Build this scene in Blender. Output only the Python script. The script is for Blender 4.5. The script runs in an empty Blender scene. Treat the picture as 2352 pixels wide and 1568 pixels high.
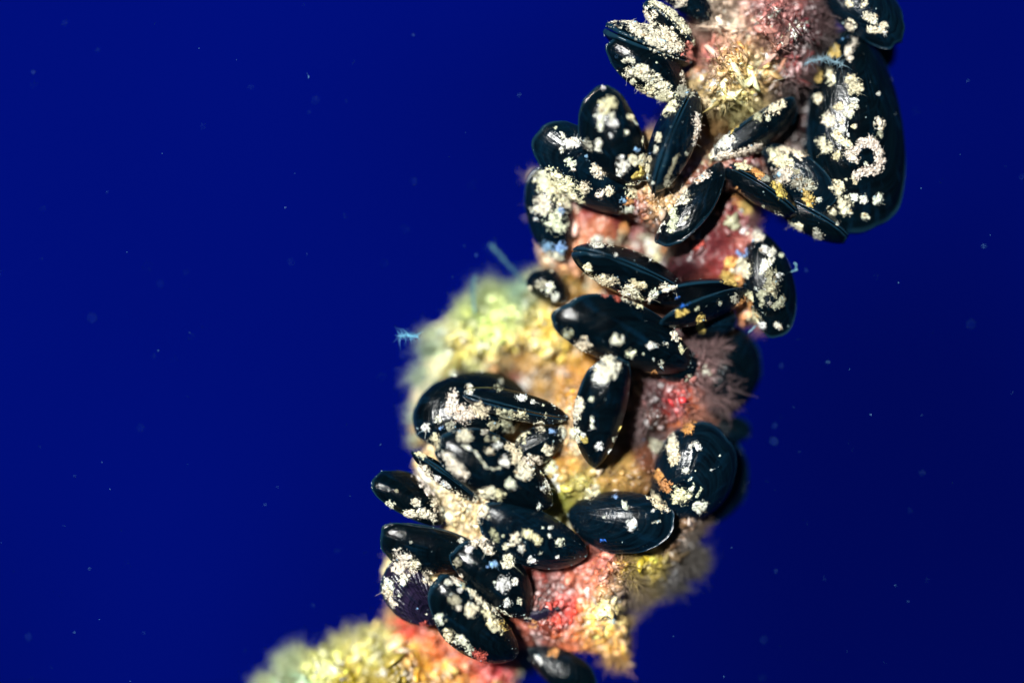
import bpy, math, random
import numpy as np
from mathutils import Vector
from mathutils.bvhtree import BVHTree

random.seed(7); rng = np.random.default_rng(7)
S = bpy.context.scene
COL = S.collection
S.unit_settings.scale_length = 0.015          # one unit is about 1.5 cm (a mussel is 3-4 units long)

# ------------------------------------------------------------------ camera, water light, strobe
D = 45.0
cam = bpy.data.cameras.new('camera'); camo = bpy.data.objects.new('camera', cam); COL.objects.link(camo)
camo.location = (0, -D, 0); camo.rotation_euler = (math.pi/2, 0, 0)
cam.sensor_width = 2352; cam.lens = 4500; cam.clip_start = 0.5; cam.clip_end = 2000
cam.dof.use_dof = True; cam.dof.focus_distance = D - 1.35; cam.dof.aperture_fstop = 4.5/6.2
S.camera = camo
W = bpy.data.worlds.new('World'); S.world = W; W.use_nodes = True
W.node_tree.nodes['Background'].inputs[0].default_value = (0.004, 0.030, 0.070, 1)
W.node_tree.nodes['Background'].inputs[1].default_value = 0.4
sl = bpy.data.lights.new('strobe', 'SUN'); sl.energy = 5.0; sl.angle = math.radians(2.5); sl.color = (1, 1, .96)
so = bpy.data.objects.new('strobe', sl); COL.objects.link(so)
so.rotation_euler = Vector((0.36, 1.0, -0.30)).to_track_quat('-Z', 'Y').to_euler()
S.view_settings.view_transform = 'Standard'; S.view_settings.look = 'None'
S.view_settings.exposure = 0.75; S.view_settings.gamma = 1

# ------------------------------------------------------------------ helpers
def P(px, py, y=0.0):                          # point on the photograph's grid (2352 x 1568) at depth y
    s = (D + y)/D
    return Vector(((px-1176)/100*s, y, (784-py)/100*s))
def lin(c):
    c = np.asarray(c, float)/255
    return np.where(c <= .04045, c/12.92, ((c+.055)/1.055)**2.4)
_perm = rng.random((32, 32, 32))
def vnoise(p):
    p = np.asarray(p); i = np.floor(p).astype(int); f = p-i; f = f*f*(3-2*f); r = 0
    for dx in (0, 1):
        for dy in (0, 1):
            for dz in (0, 1):
                w = (f[..., 0] if dx else 1-f[..., 0])*(f[..., 1] if dy else 1-f[..., 1])*(f[..., 2] if dz else 1-f[..., 2])
                r = r + w*_perm[(i[..., 0]+dx) % 32, (i[..., 1]+dy) % 32, (i[..., 2]+dz) % 32]
    return r*2-1
def fbm(p, o=4):
    r = 0; a = 1; p = np.asarray(p, float)
    for k in range(o):
        r = r+a*vnoise(p+17.3*k); p = p*2.03; a *= .5
    return r/1.6
def mesh_obj(name, V, F, mat, parent=None, loc=(0, 0, 0), col=None, attrs=None, smooth=True):
    V = np.asarray(V, np.float32)-np.asarray(loc, np.float32)
    me = bpy.data.meshes.new(name); n = len(V)
    F = [np.asarray(f, np.int32) for f in (F if isinstance(F, list) else [F])]
    tot = sum(len(f) for f in F); loops = np.concatenate([f.ravel() for f in F])
    sizes = np.concatenate([np.full(len(f), f.shape[1]) for f in F])
    me.vertices.add(n); me.vertices.foreach_set('co', V.ravel())
    me.loops.add(len(loops)); me.loops.foreach_set('vertex_index', loops)
    me.polygons.add(tot); me.polygons.foreach_set('loop_start', (np.cumsum(sizes)-sizes).astype(np.int32))
    if smooth: me.polygons.foreach_set('use_smooth', np.ones(tot, bool))
    me.update(calc_edges=True); me.validate()
    if col is not None:
        a = me.color_attributes.new('Col', 'FLOAT_COLOR', 'POINT')
        c = np.ones((n, 4), np.float32); c[:, :3] = col; a.data.foreach_set('color', c.ravel())
    for k, v in (attrs or {}).items():
        a = me.attributes.new(k, 'FLOAT', 'POINT'); a.data.foreach_set('value', np.asarray(v, np.float32))
    me.materials.append(mat)
    o = bpy.data.objects.new(name, me); COL.objects.link(o)
    if parent: o.parent = parent
    else: o.location = loc
    return o
def tag(o, label, cat, group=None, kind=None):
    o['label'] = label; o['category'] = cat
    if group: o['group'] = group
    if kind: o['kind'] = kind
    return o
def empty(name, loc):
    o = bpy.data.objects.new(name, None); COL.objects.link(o); o.location = loc; o.empty_display_size = .2
    return o

# ------------------------------------------------------------------ materials
def newmat(name):
    m = bpy.data.materials.new(name); m.use_nodes = True
    nt = m.node_tree; return m, nt, nt.nodes, nt.links, nt.nodes['Principled BSDF']
def shell_material(name, base, tint):
    m, nt, N, L, b = newmat(name)
    g = N.new('ShaderNodeAttribute'); g.attribute_name = 'growth'
    ph = N.new('ShaderNodeAttribute'); ph.attribute_name = 'around'
    cx = N.new('ShaderNodeCombineXYZ'); L.new(g.outputs['Fac'], cx.inputs[0]); L.new(ph.outputs['Fac'], cx.inputs[1])
    mp = N.new('ShaderNodeMapping'); mp.inputs['Scale'].default_value = (22, 5.0, 1); L.new(cx.outputs[0], mp.inputs[0])
    n1 = N.new('ShaderNodeTexNoise'); n1.inputs['Scale'].default_value = 1; n1.inputs['Detail'].default_value = 5; n1.inputs['Distortion'].default_value = .8; L.new(mp.outputs[0], n1.inputs['Vector'])
    tc = N.new('ShaderNodeTexCoord')
    n2 = N.new('ShaderNodeTexNoise'); n2.inputs['Scale'].default_value = 2.2; n2.inputs['Detail'].default_value = 5; L.new(tc.outputs['Object'], n2.inputs['Vector'])
    n3 = N.new('ShaderNodeTexNoise'); n3.inputs['Scale'].default_value = 14; n3.inputs['Detail'].default_value = 3; L.new(tc.outputs['Object'], n3.inputs['Vector'])
    r = N.new('ShaderNodeValToRGB'); L.new(n1.outputs['Fac'], r.inputs[0])
    r.color_ramp.elements[0].position = .35; r.color_ramp.elements[0].color = (*base, 1)
    r.color_ramp.elements[1].position = .75; r.color_ramp.elements[1].color = (*tint, 1)
    eg = N.new('ShaderNodeAttribute'); eg.attribute_name = 'edge'
    em_ = N.new('ShaderNodeMapRange'); em_.inputs[1].default_value = .972; em_.inputs[2].default_value = .997; em_.inputs[4].default_value = .38; L.new(eg.outputs['Fac'], em_.inputs[0])
    mc = N.new('ShaderNodeMix'); mc.data_type = 'RGBA'; L.new(em_.outputs[0], mc.inputs[0]); L.new(r.outputs[0], mc.inputs[6]); mc.inputs[7].default_value = (.012, .050, .085, 1)
    mp4 = N.new('ShaderNodeMapping'); mp4.inputs['Scale'].default_value = (2.5, 30, 1); L.new(cx.outputs[0], mp4.inputs[0])
    n4 = N.new('ShaderNodeTexNoise'); n4.inputs['Scale'].default_value = 1; n4.inputs['Detail'].default_value = 5; L.new(mp4.outputs[0], n4.inputs['Vector'])
    n5 = N.new('ShaderNodeTexNoise'); n5.inputs['Scale'].default_value = 1.4; n5.inputs['Detail'].default_value = 6; n5.inputs['Roughness'].default_value = .7; L.new(tc.outputs['Object'], n5.inputs['Vector'])
    ml = N.new('ShaderNodeMath'); ml.operation = 'MULTIPLY'; L.new(n4.outputs['Fac'], ml.inputs[0]); L.new(n5.outputs['Fac'], ml.inputs[1])
    fm = N.new('ShaderNodeMapRange'); fm.inputs[1].default_value = .27; fm.inputs[2].default_value = .42; fm.inputs[4].default_value = .75; L.new(ml.outputs[0], fm.inputs[0])
    md = N.new('ShaderNodeMix'); md.data_type = 'RGBA'; L.new(fm.outputs[0], md.inputs[0]); L.new(mc.outputs[2], md.inputs[6]); md.inputs[7].default_value = (.0015, .011, .024, 1); mc = md
    L.new(mc.outputs[2], b.inputs['Base Color'])
    rr = N.new('ShaderNodeMapRange'); rr.inputs[1].default_value = .3; rr.inputs[2].default_value = .7; rr.inputs[3].default_value = .08; rr.inputs[4].default_value = .27
    L.new(n2.outputs['Fac'], rr.inputs[0]); L.new(rr.outputs[0], b.inputs['Roughness'])
    b1 = N.new('ShaderNodeBump'); b1.inputs['Strength'].default_value = .45; b1.inputs['Distance'].default_value = .035; L.new(n1.outputs['Fac'], b1.inputs['Height'])
    b2 = N.new('ShaderNodeBump'); b2.inputs['Strength'].default_value = .25; b2.inputs['Distance'].default_value = .02; L.new(n3.outputs['Fac'], b2.inputs['Height']); L.new(b1.outputs[0], b2.inputs['Normal'])
    b3 = N.new('ShaderNodeBump'); b3.inputs['Strength'].default_value = .4; b3.inputs['Distance'].default_value = .05; L.new(n4.outputs['Fac'], b3.inputs['Height']); L.new(b2.outputs[0], b3.inputs['Normal'])
    L.new(b3.outputs[0], b.inputs['Normal'])
    b.inputs['Specular IOR Level'].default_value = .26
    return m
M_shell = shell_material('mussel_shell', (.0004, .0013, .0022), (.0009, .0045, .0075))
M_shell2 = shell_material('mussel_shell_bluish', (.0005, .0018, .0036), (.0016, .009, .017))
M_shell3 = shell_material('mussel_shell_purple', (.003, .003, .009), (.018, .012, .034))
def growth_material(name, rough, coat, bump, sss=.0):
    m, nt, N, L, b = newmat(name)
    a = N.new('ShaderNodeAttribute'); a.attribute_name = 'Col'
    tc = N.new('ShaderNodeTexCoord')
    n = N.new('ShaderNodeTexNoise'); n.inputs['Scale'].default_value = 9; n.inputs['Detail'].default_value = 6; n.inputs['Roughness'].default_value = .65; L.new(tc.outputs['Object'], n.inputs['Vector'])
    mr = N.new('ShaderNodeMapRange'); mr.inputs[1].default_value = .3; mr.inputs[2].default_value = .7; mr.inputs[3].default_value = .6; mr.inputs[4].default_value = 1.3; L.new(n.outputs['Fac'], mr.inputs[0])
    vm = N.new('ShaderNodeVectorMath'); vm.operation = 'SCALE'; L.new(a.outputs['Color'], vm.inputs[0]); L.new(mr.outputs[0], vm.inputs['Scale'])
    L.new(vm.outputs[0], b.inputs['Base Color'])
    bp = N.new('ShaderNodeBump'); bp.inputs['Strength'].default_value = bump; bp.inputs['Distance'].default_value = .08; L.new(n.outputs['Fac'], bp.inputs['Height']); L.new(bp.outputs[0], b.inputs['Normal'])
    b.inputs['Roughness'].default_value = rough; b.inputs['Coat Weight'].default_value = coat; b.inputs['Coat Roughness'].default_value = .25
    if sss:
        b.inputs['Subsurface Weight'].default_value = sss; b.inputs['Subsurface Radius'].default_value = (.6, .4, .3); b.inputs['Subsurface Scale'].default_value = .4
    return m
M_turf = growth_material('turf_growth', .5, .3, .5, .45)
M_sponge = growth_material('smooth_sponge', .5, .15, .2, .7)
M_grain = growth_material('crust_grains', .4, .3, .2)
m, nt, N, L, b = newmat('fibre'); M_fibre = m
a = N.new('ShaderNodeAttribute'); a.attribute_name = 'Col'; L.new(a.outputs['Color'], b.inputs['Base Color'])
b.inputs['Roughness'].default_value = .4
tr = N.new('ShaderNodeBsdfTranslucent'); L.new(a.outputs['Color'], tr.inputs[0]); mx = N.new('ShaderNodeMixShader'); mx.inputs[0].default_value = .35
L.new(b.outputs[0], mx.inputs[1]); L.new(tr.outputs[0], mx.inputs[2]); L.new(mx.outputs[0], N['Material Output'].inputs[0])

# ------------------------------------------------------------------ open water behind: a curved backdrop far off
m, nt, N, L, b = newmat('open_water'); M_water = m
N.remove(b); em = N.new('ShaderNodeEmission'); L.new(em.outputs[0], N['Material Output'].inputs[0])
tc = N.new('ShaderNodeTexCoord'); mp = N.new('ShaderNodeMapping'); mp.inputs['Scale'].default_value = (.012, .012, .012)
L.new(tc.outputs['Object'], mp.inputs[0]); n = N.new('ShaderNodeTexNoise'); n.inputs['Scale'].default_value = 1; n.inputs['Detail'].default_value = 2; L.new(mp.outputs[0], n.inputs[0])
sx = N.new('ShaderNodeSeparateXYZ'); L.new(tc.outputs['Object'], sx.inputs[0])
def mth(op, a, bb, cc=None):
    q = N.new('ShaderNodeMath'); q.operation = op
    for i, v in enumerate((a, bb, cc)):
        if v is None: continue
        if hasattr(v, 'links'): L.new(v, q.inputs[i])
        else: q.inputs[i].default_value = v
    return q.outputs[0]
h = mth('MULTIPLY_ADD', sx.outputs['Z'], .0042, .5); h = mth('MULTIPLY_ADD', sx.outputs['X'], -.0026, h)
h = mth('ADD', h, mth('MULTIPLY_ADD', n.outputs['Fac'], 1.5, -.75))
cr = N.new('ShaderNodeValToRGB'); L.new(h, cr.inputs[0])
e = cr.color_ramp.elements; e[0].position = .1; e[0].color = (.0001, .0015, .056, 1); e[1].position = .9; e[1].color = (.0001, .0029, .124, 1)
L.new(cr.outputs[0], em.inputs[0])
th = np.linspace(-.15, math.pi+.15, 49); ph = np.linspace(-1.45, 1.45, 33)
T_, PH = np.meshgrid(th, ph, indexing='ij'); R = 320
V = np.stack([R*np.cos(T_)*np.cos(PH), R*np.sin(T_)*np.cos(PH), R*np.sin(PH)], -1).reshape(-1, 3)
ii, jj = np.meshgrid(np.arange(48), np.arange(32), indexing='ij'); q = (ii*33+jj).ravel()
o = mesh_obj('water', V, np.stack([q, q+1, q+34, q+33], -1), M_water); o['kind'] = 'structure'

# ------------------------------------------------------------------ colours of the growth, by where it grows
SEEDS = [
(1640,40,205,185,165),(1780,30,170,110,105),(1870,70,95,40,48),(1885,120,45,20,24),(1860,200,40,16,20),(1850,150,140,75,75),(1620,130,180,120,105),(1700,180,220,190,130),
(1600,210,170,150,110),(1680,250,210,200,140),(1640,290,190,150,80),(1830,220,60,20,25),(1860,300,40,15,20),(1720,370,130,50,40),
(1620,430,120,70,50),(1700,500,135,70,70),(1620,560,110,45,50),(1660,600,140,60,60),(1560,610,60,20,30),(1360,480,150,70,65),
(1370,530,180,120,90),(1310,600,200,150,120),(1300,660,190,150,60),(1440,500,130,60,60),(1000,800,185,195,160),(1100,740,200,215,125),
(1150,700,195,205,130),(1240,780,215,190,100),(1190,830,190,150,65),(1050,800,230,215,135),(1240,870,160,130,75),(1310,880,185,135,35),
(1180,870,130,70,50),(955,900,205,195,165),(975,840,200,195,160),(1180,660,120,160,140),(1330,1010,210,180,140),(1300,1060,200,160,90),(1340,1110,170,160,95),
(1420,1080,170,140,85),(1500,1050,110,70,50),(1290,1160,150,150,75),(1430,1000,90,50,45),(1620,790,80,30,35),(1600,860,130,90,85),
(1650,880,120,95,95),(1500,900,70,35,40),(1560,925,170,45,60),(1580,950,220,140,70),(1490,960,90,65,60),(1360,1290,195,110,90),
(1450,1220,120,70,50),(1540,1220,140,110,80),(1490,1300,200,180,70),(1350,1340,200,125,95),(1290,1410,195,75,65),(1250,1360,120,80,75),
(1250,1300,160,90,80),(1370,1430,225,175,95),(1400,1400,235,215,155),(1400,1480,200,155,70),(1300,1480,200,115,70),(1240,1480,120,60,50),
(1440,1370,130,110,100),(1560,1330,60,50,50),(1580,1270,90,80,70),(950,1440,200,80,60),(1000,1480,210,115,60),(1060,1500,200,115,80),
(1120,1500,200,95,80),(1150,1530,180,60,70),(960,1520,200,155,60),(860,1500,195,190,120),(800,1550,180,160,35),(740,1530,215,215,140),
(690,1550,170,200,170),(900,1550,160,140,45),(1220,1530,140,150,120),(1020,1560,215,165,80),(1240,450,205,185,140),(1010,1100,195,180,145),
(1060,1170,200,180,140),(930,1310,220,200,150),(1000,1040,195,165,115),(1480,420,190,160,110),(1530,450,190,160,120),(1720,640,200,150,90),
(1730,700,210,150,110),(1780,420,110,80,60),(1900,400,40,25,25),(1480,980,60,30,30),(1530,1020,70,40,35)]
SP = np.array([s[:2] for s in SEEDS], float); SC = np.array([lin(s[2:]) for s in SEEDS])
def colour_at(x, y):
    x = np.asarray(x, float); y = np.asarray(y, float)
    jx = x+22*fbm(np.stack([x/55, y/55, x*0+3], -1), 3); jy = y+22*fbm(np.stack([x/55, y/55, x*0+9], -1), 3)
    d = (jx[:, None]-SP[None, :, 0])**2+(jy[:, None]-SP[None, :, 1])**2
    w = 1/(d+250)**2
    return 1.06*((w@SC)/w.sum(1)[:, None])**1.22

# ------------------------------------------------------------------ small bits: faceted grains and fibres
_t = (1+5**.5)/2
ICO = np.array([(-1,_t,0),(1,_t,0),(-1,-_t,0),(1,-_t,0),(0,-1,_t),(0,1,_t),(0,-1,-_t),(0,1,-_t),(_t,0,-1),(_t,0,1),(-_t,0,-1),(-_t,0,1)])/math.hypot(1, _t)
ICF = np.array([(0,11,5),(0,5,1),(0,1,7),(0,7,10),(0,10,11),(1,5,9),(5,11,4),(11,10,2),(10,7,6),(7,1,8),(3,9,4),(3,4,2),(3,2,6),(3,6,8),(3,8,9),(4,9,5),(2,4,11),(6,2,10),(8,6,7),(9,8,1)])
OCT = np.array([(1,0,0),(-1,0,0),(0,1,0),(0,-1,0),(0,0,1),(0,0,-1)], float)
OCF = np.array([(0,2,4),(2,1,4),(1,3,4),(3,0,4),(2,0,5),(1,2,5),(3,1,5),(0,3,5)])
def rand_rot(n):
    q = rng.normal(size=(n, 4)); q /= np.linalg.norm(q, axis=1)[:, None]; w, x, y, z = q.T
    return np.stack([1-2*(y*y+z*z), 2*(x*y-z*w), 2*(x*z+y*w), 2*(x*y+z*w), 1-2*(x*x+z*z), 2*(y*z-x*w), 2*(x*z-y*w), 2*(y*z+x*w), 1-2*(x*x+y*y)], -1).reshape(n, 3, 3)
def grains(C, r, col, stretch=1.0, nrm=None, flat=.5, base=None):
    C = np.asarray(C, float); n = len(C); r = np.asarray(r, float).reshape(-1, 1, 1)
    B, BF = base or (ICO, ICF); m = len(B)
    v = B[None]*(1+.3*rng.normal(size=(n, m, 1)))
    sc = np.exp(rng.normal(size=(n, 1, 3))*.35); sc[:, :, 0] *= stretch
    v = np.einsum('nij,nkj->nki', rand_rot(n), v*sc)*r
    if nrm is not None: v = v-flat*(v*nrm[:, None]).sum(2, keepdims=True)*nrm[:, None]
    v = v+C[:, None]
    F = (BF[None]+m*np.arange(n)[:, None, None]).reshape(-1, 3)
    return v.reshape(-1, 3), F, np.repeat(col, m, 0)
def fibres(B, Dv, length, rad, col, bend=.35, seg=4):
    n = len(B); Dv = Dv/np.linalg.norm(Dv, axis=1)[:, None]
    a = rng.normal(size=(n, 3)); a -= (a*Dv).sum(1)[:, None]*Dv; a /= np.linalg.norm(a, axis=1)[:, None]; b = np.cross(Dv, a)
    k1 = rng.normal(size=(n, 1))*bend
    length = np.asarray(length).reshape(-1, 1); rad = np.asarray(rad).reshape(-1, 1)
    V = []
    for s in range(seg+1):
        t = s/seg; c = B+Dv*length*t+a*k1*length*t*t
        for k in range(3):
            an = k*2.0944; V.append(c+(a*math.cos(an)+b*math.sin(an))*rad*(1.02-t*.9))
    V = np.stack(V, 1); m = 3*(seg+1); F = []
    for s in range(seg):
        for k in range(3):
            F.append((s*3+k, s*3+(k+1) % 3, s*3+3+(k+1) % 3, s*3+3+k))
    F = (np.array(F)[None]+m*np.arange(n)[:, None, None]).reshape(-1, 4)
    return V.reshape(-1, 3), F, np.repeat(col, m, 0)

# everything solid is remembered so that crust can be laid on whatever lies there
SV, SF, SO = [], [], []; OWN = []; voff = 0
def remember(V, Fq, owner):
    global voff
    OWN.append(owner); idx = len(OWN)-1
    SV.append(np.asarray(V)); SF.append(np.asarray(Fq)+voff); SO.append(np.full(len(Fq), idx)); voff += len(V)

# ------------------------------------------------------------------ rope and growth masses
def poly_sd(poly, X, Y):
    poly = np.array(poly, float); inside = np.zeros(X.shape, bool); d = np.full(X.shape, 1e9)
    for (x1, y1), (x2, y2) in zip(poly, np.roll(poly, -1, 0)):
        c = ((y1 > Y) != (y2 > Y)) & (X < (x2-x1)*(Y-y1)/(y2-y1+1e-9)+x1); inside ^= c
        t = np.clip(((X-x1)*(x2-x1)+(Y-y1)*(y2-y1))/((x2-x1)**2+(y2-y1)**2), 0, 1)
        d = np.minimum(d, np.hypot(X-x1-t*(x2-x1), Y-y1-t*(y2-y1)))
    return np.where(inside, d, -d)
def lump(name, label, cat, poly, yf, R=90, depth=1.0, amp=.25, step=4, mat=None, pellets=.012, prad=.045, fib=0, flen=.4, edge=12, fcol=None, group=None, stretch=1.5, fout=None, frad=.008):
    poly = np.array(poly, float); x0, y0 = poly.min(0)-30; x1, y1 = poly.max(0)+30
    gx = np.arange(x0, x1, step); gy = np.arange(y0, y1, step); X, Y = np.meshgrid(gx, gy, indexing='ij')
    seed = rng.random()*20
    nz = lambda s, o, z=0: fbm(np.stack([X/s, Y/s, X*0+seed+z], -1), o)
    sd = poly_sd(poly, X, Y)+edge*nz(45, 4)
    ins = sd > 0
    t = np.clip(sd/R, 0, 1); hgt = np.sqrt(np.clip(1-(1-t)**2, 0, 1))
    yfr = yf+depth*(1-hgt)-amp*t**.3*(nz(70, 2, 5)+.55*nz(22, 3, 8))
    ybk = yf+depth+depth*hgt*1.2
    idx = -np.ones(X.shape, int); k = ins; idx[k] = np.arange(k.sum()); n = int(k.sum())
    def world(x, yy, dep): s = (D+dep)/D; return np.stack([(x-1176)/100*s, dep, (784-yy)/100*s], -1)
    Vf = world(X[k], Y[k], yfr[k]); Vb = world(X[k], Y[k], ybk[k])
    a, b_, c, d = idx[:-1, :-1], idx[1:, :-1], idx[1:, 1:], idx[:-1, 1:]
    ok = (a >= 0) & (b_ >= 0) & (c >= 0) & (d >= 0); Q = np.stack([a[ok], d[ok], c[ok], b_[ok]], -1)
    V = np.concatenate([Vf, Vb]); Fb = Q[:, ::-1]+n
    e = {}
    for qd in Q:
        for i in range(4):
            u, v = int(qd[i]), int(qd[(i+1) % 4])
            if (v, u) in e: del e[(v, u)]
            else: e[(u, v)] = 1
    E = np.array(list(e.keys())); side = np.stack([E[:, 1], E[:, 0], E[:, 0]+n, E[:, 1]+n], -1)
    F4 = np.concatenate([Q, Fb, side]); col = colour_at(X[k], Y[k]); colV = np.concatenate([col, col])
    cen = Vector(tuple(V.mean(0)))
    owner = empty(name, cen); tag(owner, label, cat, group)
    remember(V, F4, owner)
    body = mesh_obj('body', V, F4, mat or M_turf, owner, cen, colV)
    # normals of the front
    dyx, dyy = np.gradient(yfr, step/100); nrm = np.stack([dyx, -np.ones_like(dyx), -dyy], -1)[k]; nrm /= np.linalg.norm(nrm, axis=1)[:, None]
    npel = int(pellets*n*step*step)
    if npel:
        s = rng.integers(0, n, npel); c = col[s]*np.exp(rng.normal(size=(npel, 1))*.35)+rng.random((npel, 1))**4*.35
        r = prad*np.exp(np.clip(rng.normal(size=npel)*.6, -1.5, 1.0))
        gv, gf, gc = grains(Vf[s]+nrm[s]*r[:, None]*.4, r, np.clip(c, 0, .9), stretch, nrm[s])
        mesh_obj('granules', gv, gf, M_grain, owner, cen, gc)['kind'] = 'stuff'
    if fib:
        sdv = np.clip(1-sd[k]/60, .06, 1)
        if fout is not None:
            dirs = np.array(fout, float); cx, cy = poly.mean(0); dd = (X[k]-cx)*dirs[0]+(Y[k]-cy)*dirs[1]; sdv = sdv*np.clip(dd/120+.5, .03, 1)
        clump = np.clip(nz(26, 3, 13)[k]*2.2+.55, .03, 1.6)
        s = rng.choice(n, fib, p=sdv*clump/(sdv*clump).sum())
        gdx, gdy = np.gradient(sd); g = np.stack([-gdx, gdx*0, gdy], -1)[k]; g /= np.linalg.norm(g, axis=1)[:, None]+1e-6
        dirv = nrm[s]*.7+g[s]*1.0*sdv[s][:, None]+rng.normal(size=(fib, 3))*.75
        fc = (.6*np.array(fcol)+.5*col[s] if fcol is not None else .75*col[s]+.07)*np.exp(rng.normal(size=(fib, 1))*.3)
        fv, ff, fcc = fibres(Vf[s], dirv, flen*clump[s]*np.exp(np.clip(rng.normal(size=fib)*.4, -1, .5)), frad*np.exp(rng.normal(size=fib)*.4), np.clip(fc, 0, .9))
        mesh_obj('fibres', fv, ff, M_fibre, owner, cen, fcc)['kind'] = 'stuff'
    return owner
lump('overgrown_rope', 'thick hanging rope wholly overgrown, running diagonally behind the mussels', 'rope',
     [(1600,-60),(1900,-60),(1905,150),(1850,300),(1820,440),(1740,520),(1700,700),(1660,900),(1600,1100),(1550,1240),(1420,1400),(1250,1520),(1100,1630),(800,1630),(960,1440),(980,1300),(1020,1150),(1050,950),(1160,820),(1270,700),(1290,560),(1350,440),(1500,300),(1570,150)],
     .1, R=150, depth=1.5, amp=.3, step=6, pellets=.004)
G_T = 'mats of turf growing on the rope'
lump('turf_clump', 'shaggy pink and cream growth between mussels at the very top of the rope', 'marine growth',
     [(1590,-50),(1900,-50),(1920,60),(1885,130),(1870,190),(1800,240),(1740,290),(1640,300),(1590,280),(1560,220),(1560,130),(1580,80)], -.9, R=110, depth=1.2, amp=.75, pellets=.035, prad=.028, fib=20000, flen=.24, stretch=3.5, frad=.014)
lump('algae_tuft', 'fuzzy yellow green tuft bulging from the left side at mid height', 'algae',
     [(985,800),(1000,765),(1055,715),(1100,690),(1170,665),(1230,640),(1330,610),(1350,700),(1340,800),(1360,880),(1300,930),(1180,880),(1100,860),(1030,850),(1000,840)], -.05, R=80, depth=1.0, amp=.8, pellets=.035, prad=.040, fib=3600, flen=.24, edge=24, fcol=(.52,.62,.42), fout=(-.6,-.8), frad=.010)
lump('hydroid_clump', 'dusky purple grey fluff on the right side covering a dark mussel', 'hydroids',
     [(1490,830),(1560,770),(1650,765),(1675,820),(1680,860),(1655,920),(1600,985),(1540,1000),(1460,1030),(1440,930)], -.75, R=90, depth=.9, amp=.4, pellets=.02, prad=.03, fib=6500, flen=.26, frad=.012, edge=20, fcol=(.34,.24,.24), fout=(.6,.2))
lump('soft_sponge', 'smooth tan green sponge between the upright mussel and the glossy low one', 'sponge',
     [(1240,1020),(1330,1040),(1400,1050),(1530,1000),(1570,1060),(1480,1140),(1320,1180),(1230,1180)], -.8, R=60, depth=.8, amp=.3, mat=M_sponge, pellets=.002, prad=.05, fib=900, flen=.15)
lump('bryozoan_mass', 'ragged pink, red and cream mass ending in a pointed corner at lower right', 'marine growth',
     [(1220,1290),(1340,1240),(1440,1250),(1530,1180),(1595,1190),(1605,1240),(1590,1300),(1560,1345),(1475,1350),(1448,1400),(1440,1450),(1447,1528),(1380,1500),(1250,1490),(1180,1480),(1170,1350)], -.8, R=60, depth=.9, amp=.4, edge=9, pellets=.05, prad=.028, fib=11000, flen=.2, frad=.012, fout=(.7,-.2), stretch=2.0)
lump('turf_mound', 'yellow and orange red turf mound spreading to the bottom left corner of the growth', 'algae',
     [(590,1640),(625,1560),(680,1530),(720,1490),(800,1470),(860,1440),(900,1400),(940,1400),(1180,1480),(1200,1640)], -.35, R=90, depth=.9, amp=.5, pellets=.035, prad=.04, fib=4200, flen=.24, edge=24, fcol=(.66,.66,.38), fout=(-.5,-.8), frad=.010, stretch=1.8)
lump('sediment_crust', 'cream and tan crust under the leftmost upper mussels', 'crust',
     [(1225,400),(1320,440),(1420,470),(1340,560),(1335,640),(1240,620),(1235,560)], -.45, R=60, depth=.8, amp=.2, pellets=.10, prad=.024, fib=500, flen=.2)
lump('sediment_crust', 'grainy cream and orange crust at the foot of the narrow upright mussel', 'crust',
     [(1430,300),(1500,300),(1560,400),(1620,350),(1720,330),(1760,380),(1650,450),(1520,540),(1430,490)], -.95, R=60, depth=.8, amp=.3, pellets=.09, prad=.028, fib=1200, flen=.14)
lump('sediment_crust', 'wide cream crust band wedged among the mussels on the lower left', 'crust',
     [(950,1060),(1000,1015),(1120,1080),(1240,1120),(1330,1260),(1200,1330),(1050,1260),(990,1190),(955,1110)], -.85, R=60, depth=.8, amp=.25, pellets=.10, prad=.024, fib=900, flen=.12)
lump('sediment_crust', 'bright cream crust fringing the torn purple shell on the left edge', 'crust',
     [(885,1300),(900,1275),(940,1265),(1040,1300),(1080,1350),(980,1430),(920,1400),(885,1350)], -.7, R=50, depth=.7, amp=.25, pellets=.10, prad=.026, fib=1200, flen=.18)
lump('sediment_crust', 'cream crust running along the left edge of the upright mussel', 'crust',
     [(1300,890),(1370,870),(1370,1060),(1320,1060),(1270,1030),(1260,950)], -.8, R=40, depth=.7, amp=.25, pellets=.10, prad=.025, fib=600, flen=.14)
lump('sediment_crust', 'orange and cream crust beside the rightmost speckled mussel', 'crust',
     [(1680,460),(1720,500),(1755,560),(1740,640),(1710,680),(1765,750),(1700,740),(1690,670),(1700,600),(1690,520)], -.7, R=40, depth=.7, amp=.25, pellets=.10, prad=.025, fib=900, flen=.16)
lump('soft_sponge', 'smooth pale skirt of sponge along the left side of the large arched mussel', 'sponge',
     [(945,1030),(938,980),(945,900),(970,830),(1000,780),(1080,800),(1060,860),(1000,930),(985,1030)], -.3, R=60, depth=.8, amp=.12, mat=M_sponge, pellets=.0004, prad=.03, fib=900, flen=.22, edge=6, fcol=(.3,.5,.45), fout=(-1,0))
lump('sediment_crust', 'orange and cream crust strip left of the broad flecked mussel at the right edge', 'crust',
     [(1525,1000),(1565,985),(1560,1060),(1575,1140),(1620,1190),(1590,1230),(1530,1200),(1500,1110)], -.85, R=40, depth=.7, amp=.3, pellets=.10, prad=.026, fib=900, flen=.16)
lump('red_sponge', 'smooth dark red sponge sunk between mussels right of centre', 'sponge',
     [(1560,480),(1680,440),(1735,490),(1735,600),(1700,660),(1600,670),(1530,630),(1520,560)], -.8, R=70, depth=.9, amp=.16, mat=M_sponge, pellets=.0006, prad=.06)
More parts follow.
